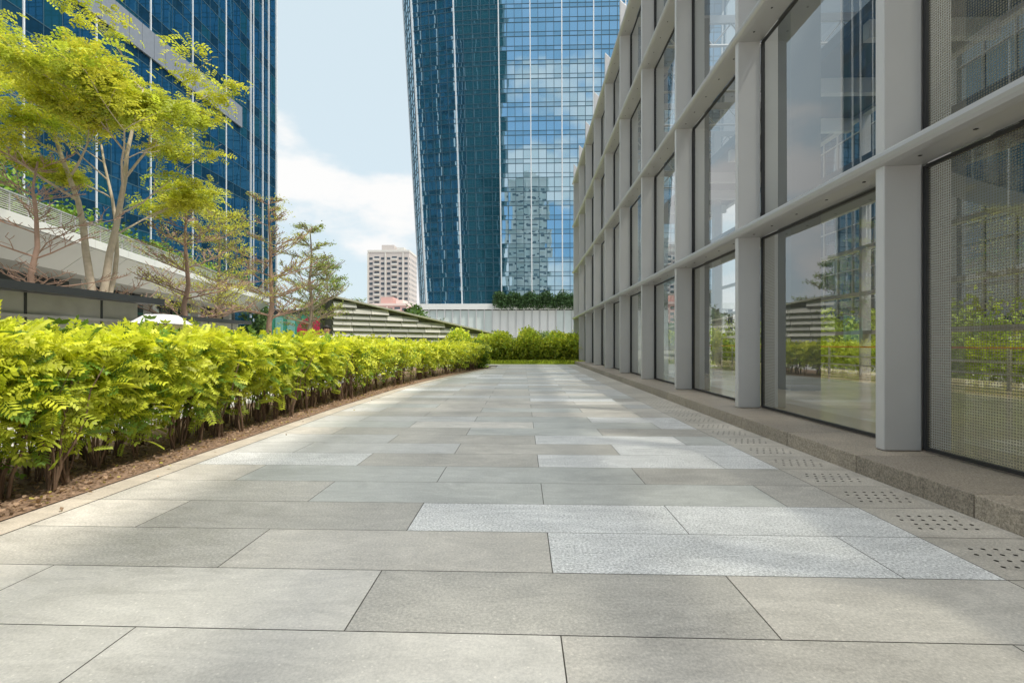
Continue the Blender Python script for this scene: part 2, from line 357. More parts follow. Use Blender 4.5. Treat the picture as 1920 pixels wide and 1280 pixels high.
# ------------------------------------------------------------ trees
def tiered_tree(name,base,h,spread,seed,leafn=0,lcol=(.22,.30,.04),bark=None,first=.38,lean=(0,0),tiers=6,clsize=.34,trunkr=.13,rmin=.006):
    rd=random.Random(seed); s=MB(); tips=[]
    b=Vector(base); top=b+Vector((lean[0],lean[1],h))
    tp=[];tr=[]
    for k in range(9):
        f=k/8; tp.append(b.lerp(top,f)+Vector((rd.uniform(-.1,.1),rd.uniform(-.1,.1),0))*(f>0)); tr.append(trunkr*(1-.9*f)+.012)
    tr[0]*=1.3
    s.tube(tp,tr,8)
    def at(f):
        i=min(7,int(f*8)); return tp[i].lerp(tp[i+1],f*8-i)
    def grow(p,d,ln,r,lv):
        pts=[p];rr=[r];q=p.copy();dd=d.copy(); n=4
        for k in range(n):
            dd=(dd+Vector((rd.uniform(-.22,.22),rd.uniform(-.22,.22),rd.uniform(-.06,.09)))).normalized()
            q=q+dd*ln/n; pts.append(q.copy()); rr.append(max(r*(1-.7*(k+1)/n),rmin))
        s.tube(pts,rr,5 if lv<2 else 3)
        if lv>=2: tips.append((q.copy(),dd.copy())); tips.append((pts[2].copy(),dd.copy())); return
        for k in range(1,5):
            for sg in (-1,1):
                if rd.random()<(.85 if lv==0 else .65):
                    ang=sg*rd.uniform(.5,.95); c,sn=math.cos(ang),math.sin(ang)
                    nd=Vector((dd.x*c-dd.y*sn,dd.x*sn+dd.y*c,dd.z+rd.uniform(0,.28))).normalized()
                    grow(pts[k],nd,ln*rd.uniform(.35,.5)*(1.1-.12*k),max(rr[k]*.6,rmin),lv+1)
    for t in range(tiers):
        f=first+(.97-first)*t/(tiers-1)
        nb=rd.choice([3,4,5]); a0=rd.random()*6.28
        for j in range(nb):
            a=a0+j*6.283/nb+rd.uniform(-.3,.3)
            ln=spread*(1-.7*((f-first)/(1-first))**1.3)*rd.uniform(.75,1.1)
            grow(at(min(f+rd.uniform(-.03,.03),.99)),Vector((math.cos(a),math.sin(a),rd.uniform(.15,.45))).normalized(),ln,trunkr*.4*(1.15-f),0)
    par=empty(name)
    s.build('trunk_and_limbs',[bark or M_bark],par,smooth=True)
    if leafn>0:
        P=np.array([t[0][:] for t in tips]); idx=rng.integers(0,len(P),leafn)
        C=P[idx]+rng.normal(size=(leafn,3))*np.array([.16,.16,.05])*clsize/.3
        co=np.array(lcol)*(.55+.8*rng.random((leafn,1)))
        leaves('foliage',C,rng.normal(size=(leafn,3))*np.array([1,1,.2]),rng.normal(size=(leafn,3))*.3+np.array([0,0,1]),clsize*(.6+.7*rng.random(leafn)),clump_T(7,.34,.35,seed),co,M_leaf,par)
def big_tree(name,base,seed):
    rd=random.Random(seed); s=MB(); tips=[]
    def seg(p,d,ln,r0,r1,n=5,w=.12,up=.0,sides=7):
        pts=[p.copy()];rr=[r0];q=p.copy();dd=d.normalized()
        for k in range(n):
            dd=(dd+Vector((rd.uniform(-w,w),rd.uniform(-w,w),rd.uniform(-w,w)*.5+up))).normalized()
            q=q+dd*ln/n; pts.append(q.copy()); rr.append(r0+(r1-r0)*(k+1)/n)
        s.tube(pts,rr,sides); return pts,rr,dd
    def grow(p,d,ln,r,lv):
        pts,rr,dd=seg(p,d,ln,r,max(r*.35,.008),5,.16,.02 if lv<2 else -.01,6 if lv<2 else 4)
        if lv>=2:
            tips.append(pts[-1]); tips.append(pts[3])
            return
        for k in range(2,6):
            for sg in (-1,1):
                if rd.random()<.5 or k==5:
                    ang=sg*rd.uniform(.4,.95); c,sn=math.cos(ang),math.sin(ang)
                    nd=Vector((dd.x*c-dd.y*sn,dd.x*sn+dd.y*c,dd.z*.6+rd.uniform(-.02,.25))).normalized()
                    grow(pts[k],nd,ln*rd.uniform(.38,.55),rr[k]*.62,lv+1)
    b=Vector(base)
    pts,rr,d=seg(b,Vector((.02,0,1)),1.7,.20,.17,3,.05)
    fork=pts[-1]
    limbs=[((-.16,.05,1),8.8,.13),((.20,-.05,1),8.4,.13),((.02,.3,1),6.8,.09)]
    for dv,ln,r in limbs:
        p2,r2,dd=seg(fork,Vector(dv),ln,r,.03,10,.11,.0,7)
        n=len(p2)
        for k in range(5,n):
            for m in range(1 if k<n-1 else 3):
                a=rd.random()*6.283
                out=Vector((math.cos(a),math.sin(a),rd.uniform(.3,.75)))
                grow(p2[k],out,rd.uniform(2.2,3.3)*(1-.3*(k-5)/(n-5)),r2[k]*.6,1 if k>7 else 0)
    par=empty(name); s.build('trunk_and_limbs',[M_barkl],par,smooth=True)
    P=np.array([t[:] for t in tips]); P=P[(P[:,2]>6.0)&(P[:,0]<base[0]+4.6)]
    P=P[rng.random(len(P))<.62]; n=int(min(9500,len(P)*36))
    idx=rng.integers(0,len(P),n)
    C=P[idx]+rng.normal(size=(n,3))*np.array([.26,.26,.045])
    tint=rng.random(len(P))[idx][:,None]
    co=(np.array([.72,.70,.09])*tint+np.array([.46,.57,.08])*(1-tint))*(.6+.55*rng.random((n,1)))
    leaves('foliage',C,rng.normal(size=(n,3))*np.array([1,1,.3])+np.array([0,0,-.1]),rng.normal(size=(n,3))*.35+np.array([0,0,1]),.18+.16*rng.random(n),SPRAYF,co,M_leaf,par)
big_tree('flame_tree',(-13.4,15,0),11)
tiered_tree('bare_tree',(-13.6,13.2,0),6.4,2.5,3,0,bark=M_barkr,first=.3,tiers=6,trunkr=.12,rmin=.009)
tiered_tree('bare_tree',(-13.7,19.5,0),7.4,2.7,5,250,(.55,.54,.08),bark=M_barkr,first=.3,clsize=.24,trunkr=.13,rmin=.012)
tiered_tree('madagascar_almond_tree',(-15.8,25,0),8.0,2.8,6,1300,(.56,.58,.09),bark=M_bark,first=.34,clsize=.27,tiers=6,rmin=.012)
tiered_tree('madagascar_almond_tree',(-14.1,27,0),9.3,2.9,8,500,(.46,.48,.09),bark=M_barkr,first=.3,clsize=.28,trunkr=.17,rmin=.017,tiers=7)
tiered_tree('madagascar_almond_tree',(-14.0,32,0),8.9,2.7,9,1100,(.34,.40,.10),bark=M_bark,first=.3,clsize=.3,trunkr=.17,rmin=.018,tiers=7)
tiered_tree('madagascar_almond_tree',(-15.4,38,0),7.4,2.6,10,1700,(.27,.36,.10),bark=M_bark,first=.3,rmin=.018)

# ------------------------------------------------------------ curtain-wall helper
def curtain(mb,a0,a1,b0,b1,nu,nv,nrm,jit,mats,mull,fin,fin_every=4,sub=.32,mw=.07,hw=.07,fw=.22,fd=.3,md=.10,hd=.08):
    a0,a1,b0,b1=map(Vector,(a0,a1,b0,b1)); n=Vector(nrm).normalized()
    def P(u,v): return a0.lerp(a1,u).lerp(b0.lerp(b1,u),v)
    for i in range(nu):
        for j in range(nv):
            u0,u1=i/nu,(i+1)/nu; v0=j/nv; vm=(j+sub)/nv; v1=(j+1)/nv
            for (va,vb,sp) in ((v0,vm,True),(vm,v1,False)):
                pts=[P(u0,va),P(u1,va),P(u1,vb),P(u0,vb)]
                tx=random.uniform(-jit,jit); tz=random.uniform(-jit,jit)*(.35 if sp else 1); w=random.uniform(-jit,jit)*.4
                off=[-tx-tz,tx-tz+w,tx+tz,-tx+tz]
                pts=[p+n*o for p,o in zip(pts,off)]
                m=mats[2] if sp and random.random()<.7 else random.choices(mats[:2],[.72,.28])[0]
                mb.quad(pts,m)
    for i in range(nu+1):
        big=(i%fin_every==0)
        mb.beam(P(i/nu,0),P(i/nu,1),fw if big else mw,fd if big else md,n,fin if big else mull)
    for j in range(nv+1):
        mb.beam(P(0,j/nv),P(1,j/nv),hw,hd,n,mull)
        if j<nv: mb.beam(P(0,(j+sub)/nv),P(1,(j+sub)/nv),hw*.7,hd*.9,n,mull)

ct=empty('glass_office_tower')
mb=MB()
Z0,Z1=10.,134.
def TP(x,y,z,kx): return (x+kx*(z-Z0),y,z)
plan=[((-24.4,117),-.058),((-21.6,110.3),-.052),((-13.4,108.6),-.03),((-4.6,108.0),-.012),((42,108.0),.02),((46,118),.03)]
nus=[4,5,5,28,4]
for k in range(len(plan)-1):
    (p0,k0),(p1,k1)=plan[k],plan[k+1]
    a0=TP(*p0,Z0,k0);a1=TP(*p1,Z0,k1);b0=TP(*p0,Z1,k0);b1=TP(*p1,Z1,k1)
    d=Vector(a1)-Vector(a0); nrm=Vector((d.y,-d.x,0))
    curtain(mb,a0,a1,b0,b1,nus[k],40,nrm,.0055,[0,1,2],3,4,fin_every=4 if k in (0,3,4) else 5,mw=.11,hw=.13,fw=.22)
mb.build('curtain_wall',[M_tg,M_tg2,M_tg3,M_mulld,M_fin],ct)
mb=MB()
mb.hexa([TP(-24,117.2,Z0,-.056),TP(45.5,118.2,Z0,.03),(44,150,Z0),(-22,150,Z0),TP(-24,117.2,Z1,-.056),TP(45.5,118.2,Z1,.03),(44,150,Z1),(-26,150,Z1)],0)
mb.build('core',[M_mulld],ct)
mb=MB()
mb.box(-22.5,46,109.2,130,0,9.6,1)
mb.box(-23,46,107.2,109.3,8.9,10.15,0)
x=-22.3
while x<44:
    mb.box(x,x+1.5,107.6,108.1,1.0,8.7,2 if int(x*7)%3 else 0); mb.box(x+1.52,x+1.72,107.3,108.3,.4,8.9,3); x+=1.75
mb.box(-23,46,107.4,108.4,0,1.0,3)
mb.build('podium',[M_white,M_dark,plain('frosted_panel',(.66,.72,.70),.3,var=.15,scale=.3),M_wgrey],ct)
n=4200; X=-6+48*rng.random(n); Y=106.6+1.4*rng.random(n); z=9.6+3.0*rng.random(n)**1.4*(.6+.4*np.sin(X*.9)**2)
leaves('terrace_planting',np.stack([X,Y,z],1),rng.normal(size=(n,3)),rng.normal(size=(n,3)),.9+.5*rng.random(n),clump_T(6,.4,.8,5),np.array([.06,.12,.045])*(.5+rng.random((n,1))),M_leaf_far,ct)

lt=empty('blue_glass_tower')
mb=MB()
curtain(mb,(-36,16,0),(-36,70.4,0),(-36,16,124),(-36,70.4,124),36,31,(1,0,0),.012,[0,1,2],3,4,fin_every=4,mw=.05,hw=.09,fw=.12,fd=.10,md=.02,hd=.03)
curtain(mb,(-36,70.4,0),(-60,70.4,0),(-36,70.4,124),(-60,70.4,124),16,31,(0,1,0),.008,[0,1,2],3,4)
for y in (63.6,66.6,68.2,70.3): mb.beam((-36,y,0),(-36,y,124),.10,.18,(1,0,0),4)
mb.build('curtain_wall',[M_tl,M_tl2,M_tl3,M_mulld,M_fin],lt)
mb=MB(); mb.box(-60,-36.1,16,70.3,0,124,0); mb.build('core',[M_mulld],lt)
mb=MB(); 
y=27.
while y<61.3: mb.box(-35.99,-35.8,y,y+1.46,28.9,31.5,0); y+=1.5
mb.build('service_band',[plain('band_panel',(.26,.28,.32),.4,.2)],lt)

bt=empty('dark_office_tower'); mb=MB()
curtain(mb,(-11,-60,0),(-72,-60,0),(-11,-60,240),(-72,-60,240),20,48,(0,1,0),.01,[0,0,0],1,2,fin_every=4,mw=.2,hw=.3,fw=.5)
mb.box(-72,-11,-95,-60.2,0,239,1); mb.build('walls',[M_tdk,plain('dk',(.03,.08,.10),.5),plain('dkfin',(.12,.20,.24),.5)],bt)

def apartment(name,x0,x1,y0,y1,h,face,wallc,winc=(.06,.08,.1),st=3.1,wb=3.4,trim=(.62,.6,.56)):
    par=empty(name); mb=MB(); mb.box(x0,x1,y0,y1,0,h,0)
    nx=max(2,int((x1-x0)/wb)); w=(x1-x0)/nx
    ys=y0 if face<0 else y1
    for j in range(int(h/st)):
        z=j*st+.6
        for i in range(nx):
            x=x0+i*w
            if i%3==1:
                a,b=(ys-1.3,ys) if face<0 else (ys,ys+1.3)
                mb.box(x+.15,x+w-.15,a,b,z-.3,z+.75,2); mb.box(x+.3,x+w-.3,ys-.06 if face<0 else ys,ys if face<0 else ys+.06,z+.75,z+2.1,1)
            else: mb.box(x+w*.22,x+w*.78,ys-.05 if face<0 else ys,ys if face<0 else ys+.05,z,z+1.5,1)
        ny=int((y1-y0)/wb)
        for i in range(ny):
            y=y0+i*(y1-y0)/ny
            for xx,s in ((x0,-1),(x1,1)): mb.box(min(xx,xx+s*.05),max(xx,xx+s*.05),y+1,y+2.3,z,z+1.5,1)
    mb.box(x0-.3,x1+.3,y0-.3,y1+.3,h,h+1.3,2); mb.box(x0+(x1-x0)*.3,x0+(x1-x0)*.6,y0+3,y1-3,h+1.3,h+5,0)
    mb.box(x0+(x1-x0)*.68,x0+(x1-x0)*.85,y0+3,y1-3,h+1.3,h+3.4,2)
    for i in range(0,nx+1,3): mb.box(x0+i*w-.35,x0+i*w+.35,ys-.7 if face<0 else ys-.1,ys+.1 if face<0 else ys+.7,0,h-.4,2)
    mb.build('walls_and_windows',[plain(name+'_wall',wallc,.8),plain(name+'_win',winc,.2),plain(name+'_trim',trim,.8)],par)
apartment('apartment_tower',-9,17,-135,-112,112,1,(.86,.84,.80),winc=(.20,.23,.26),st=5.2,wb=4.3,trim=(.90,.89,.86))
apartment('apartment_block',-95.5,-70,300,322,58,-1,(.54,.49,.46))
apartment('apartment_block',-112,-98,420,440,40,-1,(.56,.5,.46))
apartment('pink_apartment_block',-84,-62,262,280,22,-1,(.60,.38,.34),trim=(.75,.6,.55))
apartment('residential_tower',50,80,-40,-12,46,1,(.55,.5,.45))
ob=empty('office_block'); mb=MB()
curtain(mb,(27,62,0),(27,24,0),(27,62,22),(27,24,22),20,6,(-1,0,0),.006,[0,0,0],1,2,fin_every=4)
curtain(mb,(27,24,0),(44,24,0),(27,24,22),(44,24,22),10,6,(0,-1,0),.006,[0,0,0],1,2,fin_every=5)
mb.box(27.1,44,24.1,62,0,22.4,3); mb.build('walls',[M_ob,M_conc,M_wgrey,M_wgrey],ob)

# ------------------------------------------------------------ left shopping podium
du=Vector((-8.9,36.2,0)).normalized(); dv=Vector((-du.y,du.x,0))
Mp=Matrix(((du.x,dv.x,0,-15.6),(du.y,dv.y,0,.4),(0,0,1,0),(0,0,0,1)))
pod=empty('shopping_podium',Mp)
def pbuild(mb,nm,mats):
    o=mb.build(nm,mats); o.parent=pod; return o
mb=MB(); Lp=57
seg=3.0; u=0
while u<Lp:
    mb.hexa([(u+.02,1.4,4.9),(u+seg-.02,1.4,4.9),(u+seg-.02,1.9,5.0),(u+.02,1.9,5.0),(u+.02,0,6.05),(u+seg-.02,0,6.05),(u+seg-.02,.6,6.2),(u+.02,.6,6.2)],0)
    mb.box(u+.02,u+seg-.02,-.05,.6,6.08,6.5,1)
    u+=seg
mb.box(0,Lp,1.5,14,4.95,6.3,2)
pbuild(mb,'fascia_band',[M_wgrey,M_white,M_conc])
mb=MB()
u=0
while u<Lp:
    mb.box(u,u+.05,.25,.30,6.5,7.35,0); u+=1.0
mb.box(0,Lp,.24,.31,7.33,7.39,0); mb.box(0,Lp,.255,.295,6.56,6.60,0)
v=6.66
while v<7.3: mb.box(0,Lp,.265,.285,v,v+.045,1); v+=.085
pbuild(mb,'railing',[M_alud,M_conc])
mb=MB()
u=0;i=0
FR=plain('frosted_teal',(.50,.62,.58),.3,var=.2,scale=.4)
while u<Lp:
    mb.box(u+.06,u+2.0-.06,4.02,4.06,.3,4.1,0 if (i%5 in (0,1,3)) else 1)
    mb.box(u-.06,u+.06,3.9,4.1,0,4.95,2); mb.box(u+.06,u+1.94,4.0,4.1,4.1,4.95,2); u+=2.0; i+=1
u=4
while u<Lp: mb.box(u-.3,u+.3,2.6,3.2,0,4.96,3); u+=8
mb.box(0,Lp,4.1,14,0,4.94,2)
pbuild(mb,'shopfront',[M_shop,FR,M_dark,M_conc])
n=6000; u=2+rng.random(n)*52; v=.9+2.8*rng.random(n); zz=6.3+(1.0+.9*np.sin(u*.7)**2+1.6*(u<22)*np.sin(u*1.1)**2)*rng.random(n)
o=leaves('roof_garden',np.stack([u,v,zz],1),rng.normal(size=(n,3)),rng.normal(size=(n,3))+np.array([0,0,.8]),.45+.3*rng.random(n),clump_T(7,.4,.7,3),np.array([.22,.36,.06])*(.4+1.1*rng.random((n,1))),M_leaf_far); o.parent=pod

mb=MB(); mb.box(-27,-20,52,52.3,0,5.0,0)
mb.box(-27,-20,51.95,51.99,4.5,5.0,3)
mb.quad([(-22.6+1.7*math.cos(t),51.97,2.7+1.5*math.sin(t)) for t in np.linspace(0,2*math.pi,24,endpoint=False)],1)
for k in range(2): mb.box(-26.6+k*1.3,-25.8+k*1.3,51.9,51.98,.3,4.2,2)
mb.build('display_hoarding',[plain('hoard_green',(.05,.30,.20),.5),plain('hoard_red',(.48,.03,.08),.5),plain('hoard_teal',(.2,.45,.42),.4),M_dark])

def canopy(x0,x1,y0,y1,zt):
    par=empty('skylight_canopy'); mb=MB()
    mb.hexa([(x0,y0,zt-.22),(x1,y0,zt-.08),(x1,y1,zt-.08),(x0,y1,zt-.22),(x0,y0,zt-.14),(x1,y0,zt),(x1,y1,zt),(x0,y1,zt-.14)],0)
    mb.box(x1-.05,x1+.03,y0-.03,y1+.03,zt-.12,zt+.02,0)
    y=y0+.3
    while y<y1: mb.box(x1-.5,x1-.44,y,y+.05,1.0,zt-.11,2); mb.box(x0+.3,x0+.38,y,y+.06,1.0,zt-.23,2); y+=1.6
    mb.box(x1-.47,x1-.45,y0+.2,y1-.2,1.02,zt-.11,3)
    mb.box(x1-.46,x1-.40,y0+.2,y1-.2,zt-.55,zt-.50,1)
    mb.box(x0+.1,x1-.3,y0+.1,y1-.1,-.02,1.0,4)
    mb.build('canopy_roof_and_glazing',[M_dark,M_alud,M_dark,plain('canopy_glass',(.42,.42,.38),.2,var=.25),M_conc],par)
canopy(-11.6,-8.5,5.0,11.3,2.34)
canopy(-14.6,-12.2,15.8,21.6,2.30)

mb=MB(); bx,by=-8.0,10.6
mb.hexa([(bx-.28,by-.28,0),(bx+.28,by-.28,0),(bx+.28,by+.28,0),(bx-.28,by+.28,0),(bx-.34,by-.34,1.72),(bx+.34,by-.34,1.72),(bx+.34,by+.34,1.72),(bx-.34,by+.34,1.72)],0)
mb.hexa([(bx-.44,by-.44,1.74),(bx+.44,by-.44,1.74),(bx+.44,by+.44,1.74),(bx-.44,by+.44,1.74),(bx-.22,by-.22,1.95),(bx+.22,by-.22,1.95),(bx+.22,by+.22,1.95),(bx-.22,by+.22,1.95)],1)
mb.build('litter_bin',[plain('bin_cream',(.70,.60,.38),.5),M_white],bevel=.02)

# ------------------------------------------------------------ louvred ramp
mb=MB()
A=Vector((-14.2,36,0)); B=Vector((-1.9,48,0)); d=(B-A); nrm=Vector((d.y,-d.x,0)).normalized(); 
nl=11
for i in range(nl):
    z0=.1+i*.44; z1=z0+.40
    fmax=min(1.0,(4.75-z1)/(2.75)) if z1>2.0 else 1.0
    if fmax<=0.03: continue
    k=int(max(1,12*fmax))
    for j in range(k):
        a=A+d*(fmax*j/k+.001); b=A+d*(fmax*(j+1)/k-.001)
        lo=nrm*(.16+.03*i); hi=nrm*(-.02+.03*i)
        mb.hexa([a+lo+Vector((0,0,z0)),b+lo+Vector((0,0,z0)),b+lo-nrm*.06+Vector((0,0,z0)),a+lo-nrm*.06+Vector((0,0,z0)),
                 a+hi+Vector((0,0,z1)),b+hi+Vector((0,0,z1)),b+hi-nrm*.06+Vector((0,0,z1)),a+hi-nrm*.06+Vector((0,0,z1))],i%2 if (i+j)%5 else 2)
back=-nrm*2.2
mb.hexa([A,B,B+back,A+back,A+Vector((0,0,4.7)),B+Vector((0,0,1.95)),B+back+Vector((0,0,1.95)),A+back+Vector((0,0,4.7))],3)
t0=A+nrm*.5+Vector((0,0,4.75)); t1=B+nrm*.5+Vector((0,0,2.0))
mb.hexa([t0,t1,t1+back*1.3,t0+back*1.3,t0+Vector((0,0,.12)),t1+Vector((0,0,.12)),t1+back*1.3+Vector((0,0,.12)),t0+back*1.3+Vector((0,0,.12))],0)
mb.build('louvred_ramp_wall',[plain('slat_a',(.40,.39,.34),.45),plain('slat_b',(.30,.30,.26),.4),plain('slat_c',(.52,.50,.45),.4),plain('slat_back',(.10,.10,.09),.7)])

# ------------------------------------------------------------ garden at the end of the path
g=MB(); g.quad([(-16,31.7,.0),(5,31.7,.0),(5,60,.02),(-16,60,.02)]); g.quad([(-2.0,27.4,-.004),(-5.9,27.4,-.004),(-9,31.7,-.004),(-2,29.8,-.004)]); g.build('lawn',[M_grass])
n=7500; X=-5.5+9.4*rng.random(n); Y=33.5+3.2*rng.random(n); top=1.35+.55*np.sin(X*1.3+1)**2+.25*np.sin(X*3.7)
z=.1+top*rng.random(n)**.7
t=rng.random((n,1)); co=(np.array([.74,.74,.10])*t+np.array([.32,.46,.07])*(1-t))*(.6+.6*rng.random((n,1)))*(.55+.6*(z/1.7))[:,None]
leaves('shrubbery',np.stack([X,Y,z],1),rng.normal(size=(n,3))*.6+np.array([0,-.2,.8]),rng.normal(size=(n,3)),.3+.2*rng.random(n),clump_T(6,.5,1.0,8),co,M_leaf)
n=7000; X=-5+9*rng.random(n); Y=31.9+2*rng.random(n)
leaves('grass_tufts',np.stack([X,Y,np.zeros(n)],1),rng.normal(size=(n,3))*.3+np.array([0,0,1]),rng.normal(size=(n,3)),.12+.2*rng.random(n),np.array([[0,-.05,0],[.6,-.06,.05],[1,0,.15],[.6,.06,.05]]),np.array([.52,.60,.09])*(.5+rng.random((n,1))),M_leaf)
for i,(x,y,r) in enumerate([(-3.2,60,1.3),(3.0,62,1.2),(7,64,1.2)]):
    n=900; v=rng.normal(size=(n,3)); v/=np.linalg.norm(v,axis=1,keepdims=True); v*= (r*(.75+.3*rng.random((n,1))))
    leaves('clipped_shrub',v+np.array([x,y,1.6]),rng.normal(size=(n,3)),v,.35+.1*rng.random(n),clump_T(5,.5,.5,i),np.array([.24,.32,.14])*(.5+rng.random((n,1))),M_leaf_far)
n=7000; X=-34+22*rng.random(n); Y=56+18*rng.random(n); h=3.0+1.8*np.sin(X*.55)**2+1.0*np.sin(X*1.7+Y*.3)
z=.3+h*rng.random(n)**.7
leaves('distant_trees',np.stack([X,Y,z],1),rng.normal(size=(n,3)),rng.normal(size=(n,3))+np.array([0,0,.7]),.9+.5*rng.random(n),clump_T(7,.4,.7,12),np.array([.11,.19,.06])*(.4+1.1*rng.random((n,1))),M_leaf_far)

# ------------------------------------------------------------ right glass pavilion
gp=empty('glass_pavilion')
Y0=5.3; S=3.5; KS=range(-3,10); YS=Y0-3*S; YE=Y0+9*S
RZ=[3.25,6.70,10.15,13.40]
mb=MB()
for k in KS:
    y=Y0+k*S
    mb.hexa([(3.80,y,.18),(4.19,y,.18),(4.19,y+.13,.18),(3.80,y+.13,.18),(3.80,y,14.75),(4.19,y,14.35),(4.19,y+.13,14.35),(3.80,y+.13,14.75)],0)
    mb.box(4.26,4.5,y+.01,y+.12,.18,14.0,1)
mb.build('vertical_fins',[M_alu,M_wgrey],gp,bevel=.012)
mb=MB()
for z in RZ:
    prof=[(4.19,z-.07),(3.84,z-.08)]+[(3.80-.075*math.cos(t),z+.075*math.sin(t)) for t in np.linspace(-math.pi/2,math.pi/2,7)]+[(3.84,z+.08),(4.19,z+.09)]
    n=len(prof); b=len(mb.v)
    for yy in (YS-.3,YE+.45):
        for p in prof: mb.v.append((p[0],yy,p[1]))
    for i in range(n):
        j=(i+1)%n; mb.f.append((b+i,b+j,b+n+j,b+n+i)); mb.m.append(0)
    mb.f.append(tuple(b+n+i for i in range(n))); mb.m.append(0); mb.f.append(tuple(b+n-1-i for i in range(n))); mb.m.append(0)
    # joint covers and fixing screws on the underside
    for k in KS:
        y=Y0+k*S
        for q in (.5,1.2,1.9,2.6,3.2): mb.box(3.93,3.955,y+q,y+q+.025,z-.085,z-.078,1)
mb.build('horizontal_rails',[M_alud,M_gask],gp)
mb=MB(); gk=MB()
levels=[(.20,RZ[0]-.09),(RZ[0]+.10,RZ[1]-.09),(RZ[1]+.10,RZ[2]-.09),(RZ[2]+.10,RZ[3]-.09)]
for k in range(-3,9):
    y0=Y0+k*S+.14; y1=Y0+(k+1)*S-.01
    for li,(z0,z1) in enumerate(levels):
        m=1 if (k<=-1) else (2 if k in (0,1) and li==0 else 0)
        j=[random.uniform(-.008,.008) for _ in range(2)]
        mb.quad([(4.22+j[0],y0,z0),(4.22+j[1],y1,z0),(4.22-j[0],y1,z1),(4.22-j[1],y0,z1)],m)
        for (a,b,c,d) in ((y0-.01,y0+.03,z0,z1),(y1-.03,y1+.01,z0,z1)): gk.box(4.195,4.245,a,b,c,d)
        gk.box(4.197,4.243,y0+.03,y1-.03,z0-.01,z0+.025); gk.box(4.197,4.243,y0+.03,y1-.03,z1-.025,z1+.01)
    mb.quad([(4.22,y0,13.5),(4.22,y1,13.5),(4.22,y1,13.7),(4.22,y0,14.3)],0)
mb.quad([(4.3,YE+.3,.2),(13,YE+.3,.2),(13,YE+.3,14),(4.3,YE+.3,14)],0)
mb.build('glazing',[M_gl,M_glfrit,M_gledge],gp)
gk.build('gaskets',[M_gask],gp)
mb=MB(); y=-4.0
M_pl=pavmat('plinth_granite')
while y<YE+.6:
    mb.box(3.38,4.30,y+.004,y+1.3-.004,-.02,.175,0); y+=1.3
o=mb.build('plinth',[M_pl],gp,bevel=.006)
at=o.data.attributes.new('col','FLOAT_COLOR','POINT'); cc=[]
for i in range(len(o.data.vertices)//8):
    f=1+random.uniform(-.12,.12); cc+= [.34*f,.29*f,.235*f,.5]*8
at.data.foreach_set('color',cc)
mb=MB(); mb.box(3.41,4.3,-4,YE+.5,-.02,.168,0); mb.build('plinth_core',[M_joint],gp)
mb=MB(); mb.box(4.305,14,YS,YE+.4,-.02,.19,0); mb.build('floor',[M_floor],gp)
mb=MB()
for k in range(-1,5): mb.box(6.4,7.1,Y0+k*7-.35,Y0+k*7+.35,.19,13.7,0)
for k in range(-1,5): mb.box(11.2,11.6,Y0+3+k*7-.2,Y0+3+k*7+.2,.19,13.7,1)
y=YS
while y<=YE+.1: mb.box(13,13.35,y,y+.14,.19,14,1); y+=S
for z in RZ+[1.75,5.0]: mb.box(13.01,13.3,YS,YE,z-.07,z+.07,1)
y=YS
while y<=YE:
    mb.box(4.3,13.3,y+.02,y+.14,13.75,14.05,1)
    mb.tube([(4.6,y+.08,12.9),(13,y+.08,12.9)],[.06,.06],8,1)
    for q in range(6): mb.tube([(4.6+q*1.4,y+.08,12.9),(5.3+q*1.4,y+.08,13.75)],[.035,.035],5,1); mb.tube([(5.3+q*1.4,y+.08,13.75),(6.0+q*1.4,y+.08,12.9)],[.035,.035],5,1)
    y+=S
for x in (5.9,9.45): mb.box(x,x+.14,YS,YE,13.74,14.06,1)
mb.build('interior_structure',[M_pier,M_alud],gp)
mb=MB(); mb.box(9.4,13,YS,YE,10.2,10.6,0); mb.box(10.2,13,YS,YE,6.6,6.95,0); 
for k in range(13): mb.box(9.5,13,YS+1+k*3,YS+1.25+k*3,9.7,10.2,1)
mb.build('mezzanine',[plain('mezzanine_slab',(.12,.13,.14),.5),M_wgrey],gp)
mb=MB(); YC=-.5
for a,b,m in ((4.3,7.7,1),(7.7,9.4,2),(9.4,13.3,1)):  # tint zones laid out to shape sun patches and shade on the paving
    mb.quad([(a,YC,14.07),(b,YC,14.07),(b,YE,14.07),(a,YE,14.07)],m)
    mb.quad([(a,YS,14.07),(b,YS,14.07),(b,YC,14.07),(a,YC,14.07)],0)
mb.quad([(13.1,YS,.2),(13.1,YE,.2),(13.1,YE,14),(13.1,YS,14)],0); mb.build('roof_glazing',[M_roofgl,M_rooft,M_roofm],gp)
es=empty('escalator'); mb=MB()
for x in (7.9,9.1):
    mb.tube([(x,1.4,1.2),(x,2.4,1.2),(x,3.2,1.45),(x,9.6,5.6),(x,10.4,5.8)],[.045]*5,8,0)
    mb.hexa([(x-.02,2.6,.3),(x+.02,2.6,.3),(x+.02,9.8,4.7),(x-.02,9.8,4.7),(x-.02,2.6,1.15),(x+.02,2.6,1.15),(x+.02,9.8,5.6),(x-.02,9.8,5.6)],2)
mb.hexa([(7.85,2.4,.19),(9.15,2.4,.19),(9.15,9.8,4.3),(7.85,9.8,4.3),(7.85,2.4,.3),(9.15,2.4,.3),(9.15,9.8,4.75),(7.85,9.8,4.75)],1)
for i in range(22): mb.box(8.0,9.0,2.6+i*.32,2.92+i*.32,.25+i*.2,.45+i*.2,1)
mb.build('handrails_and_steps',[M_gask,M_alud,M_gl],es)
mb=MB(); 
for z in (.55,.85,1.2): mb.tube([(11.8,YS,z),(11.8,YE,z)],[.03,.03],6,0 if z<1.1 else 1)
y=YS
while y<YE: mb.box(11.77,11.83,y,y+.05,.19,1.2,0); y+=1.75
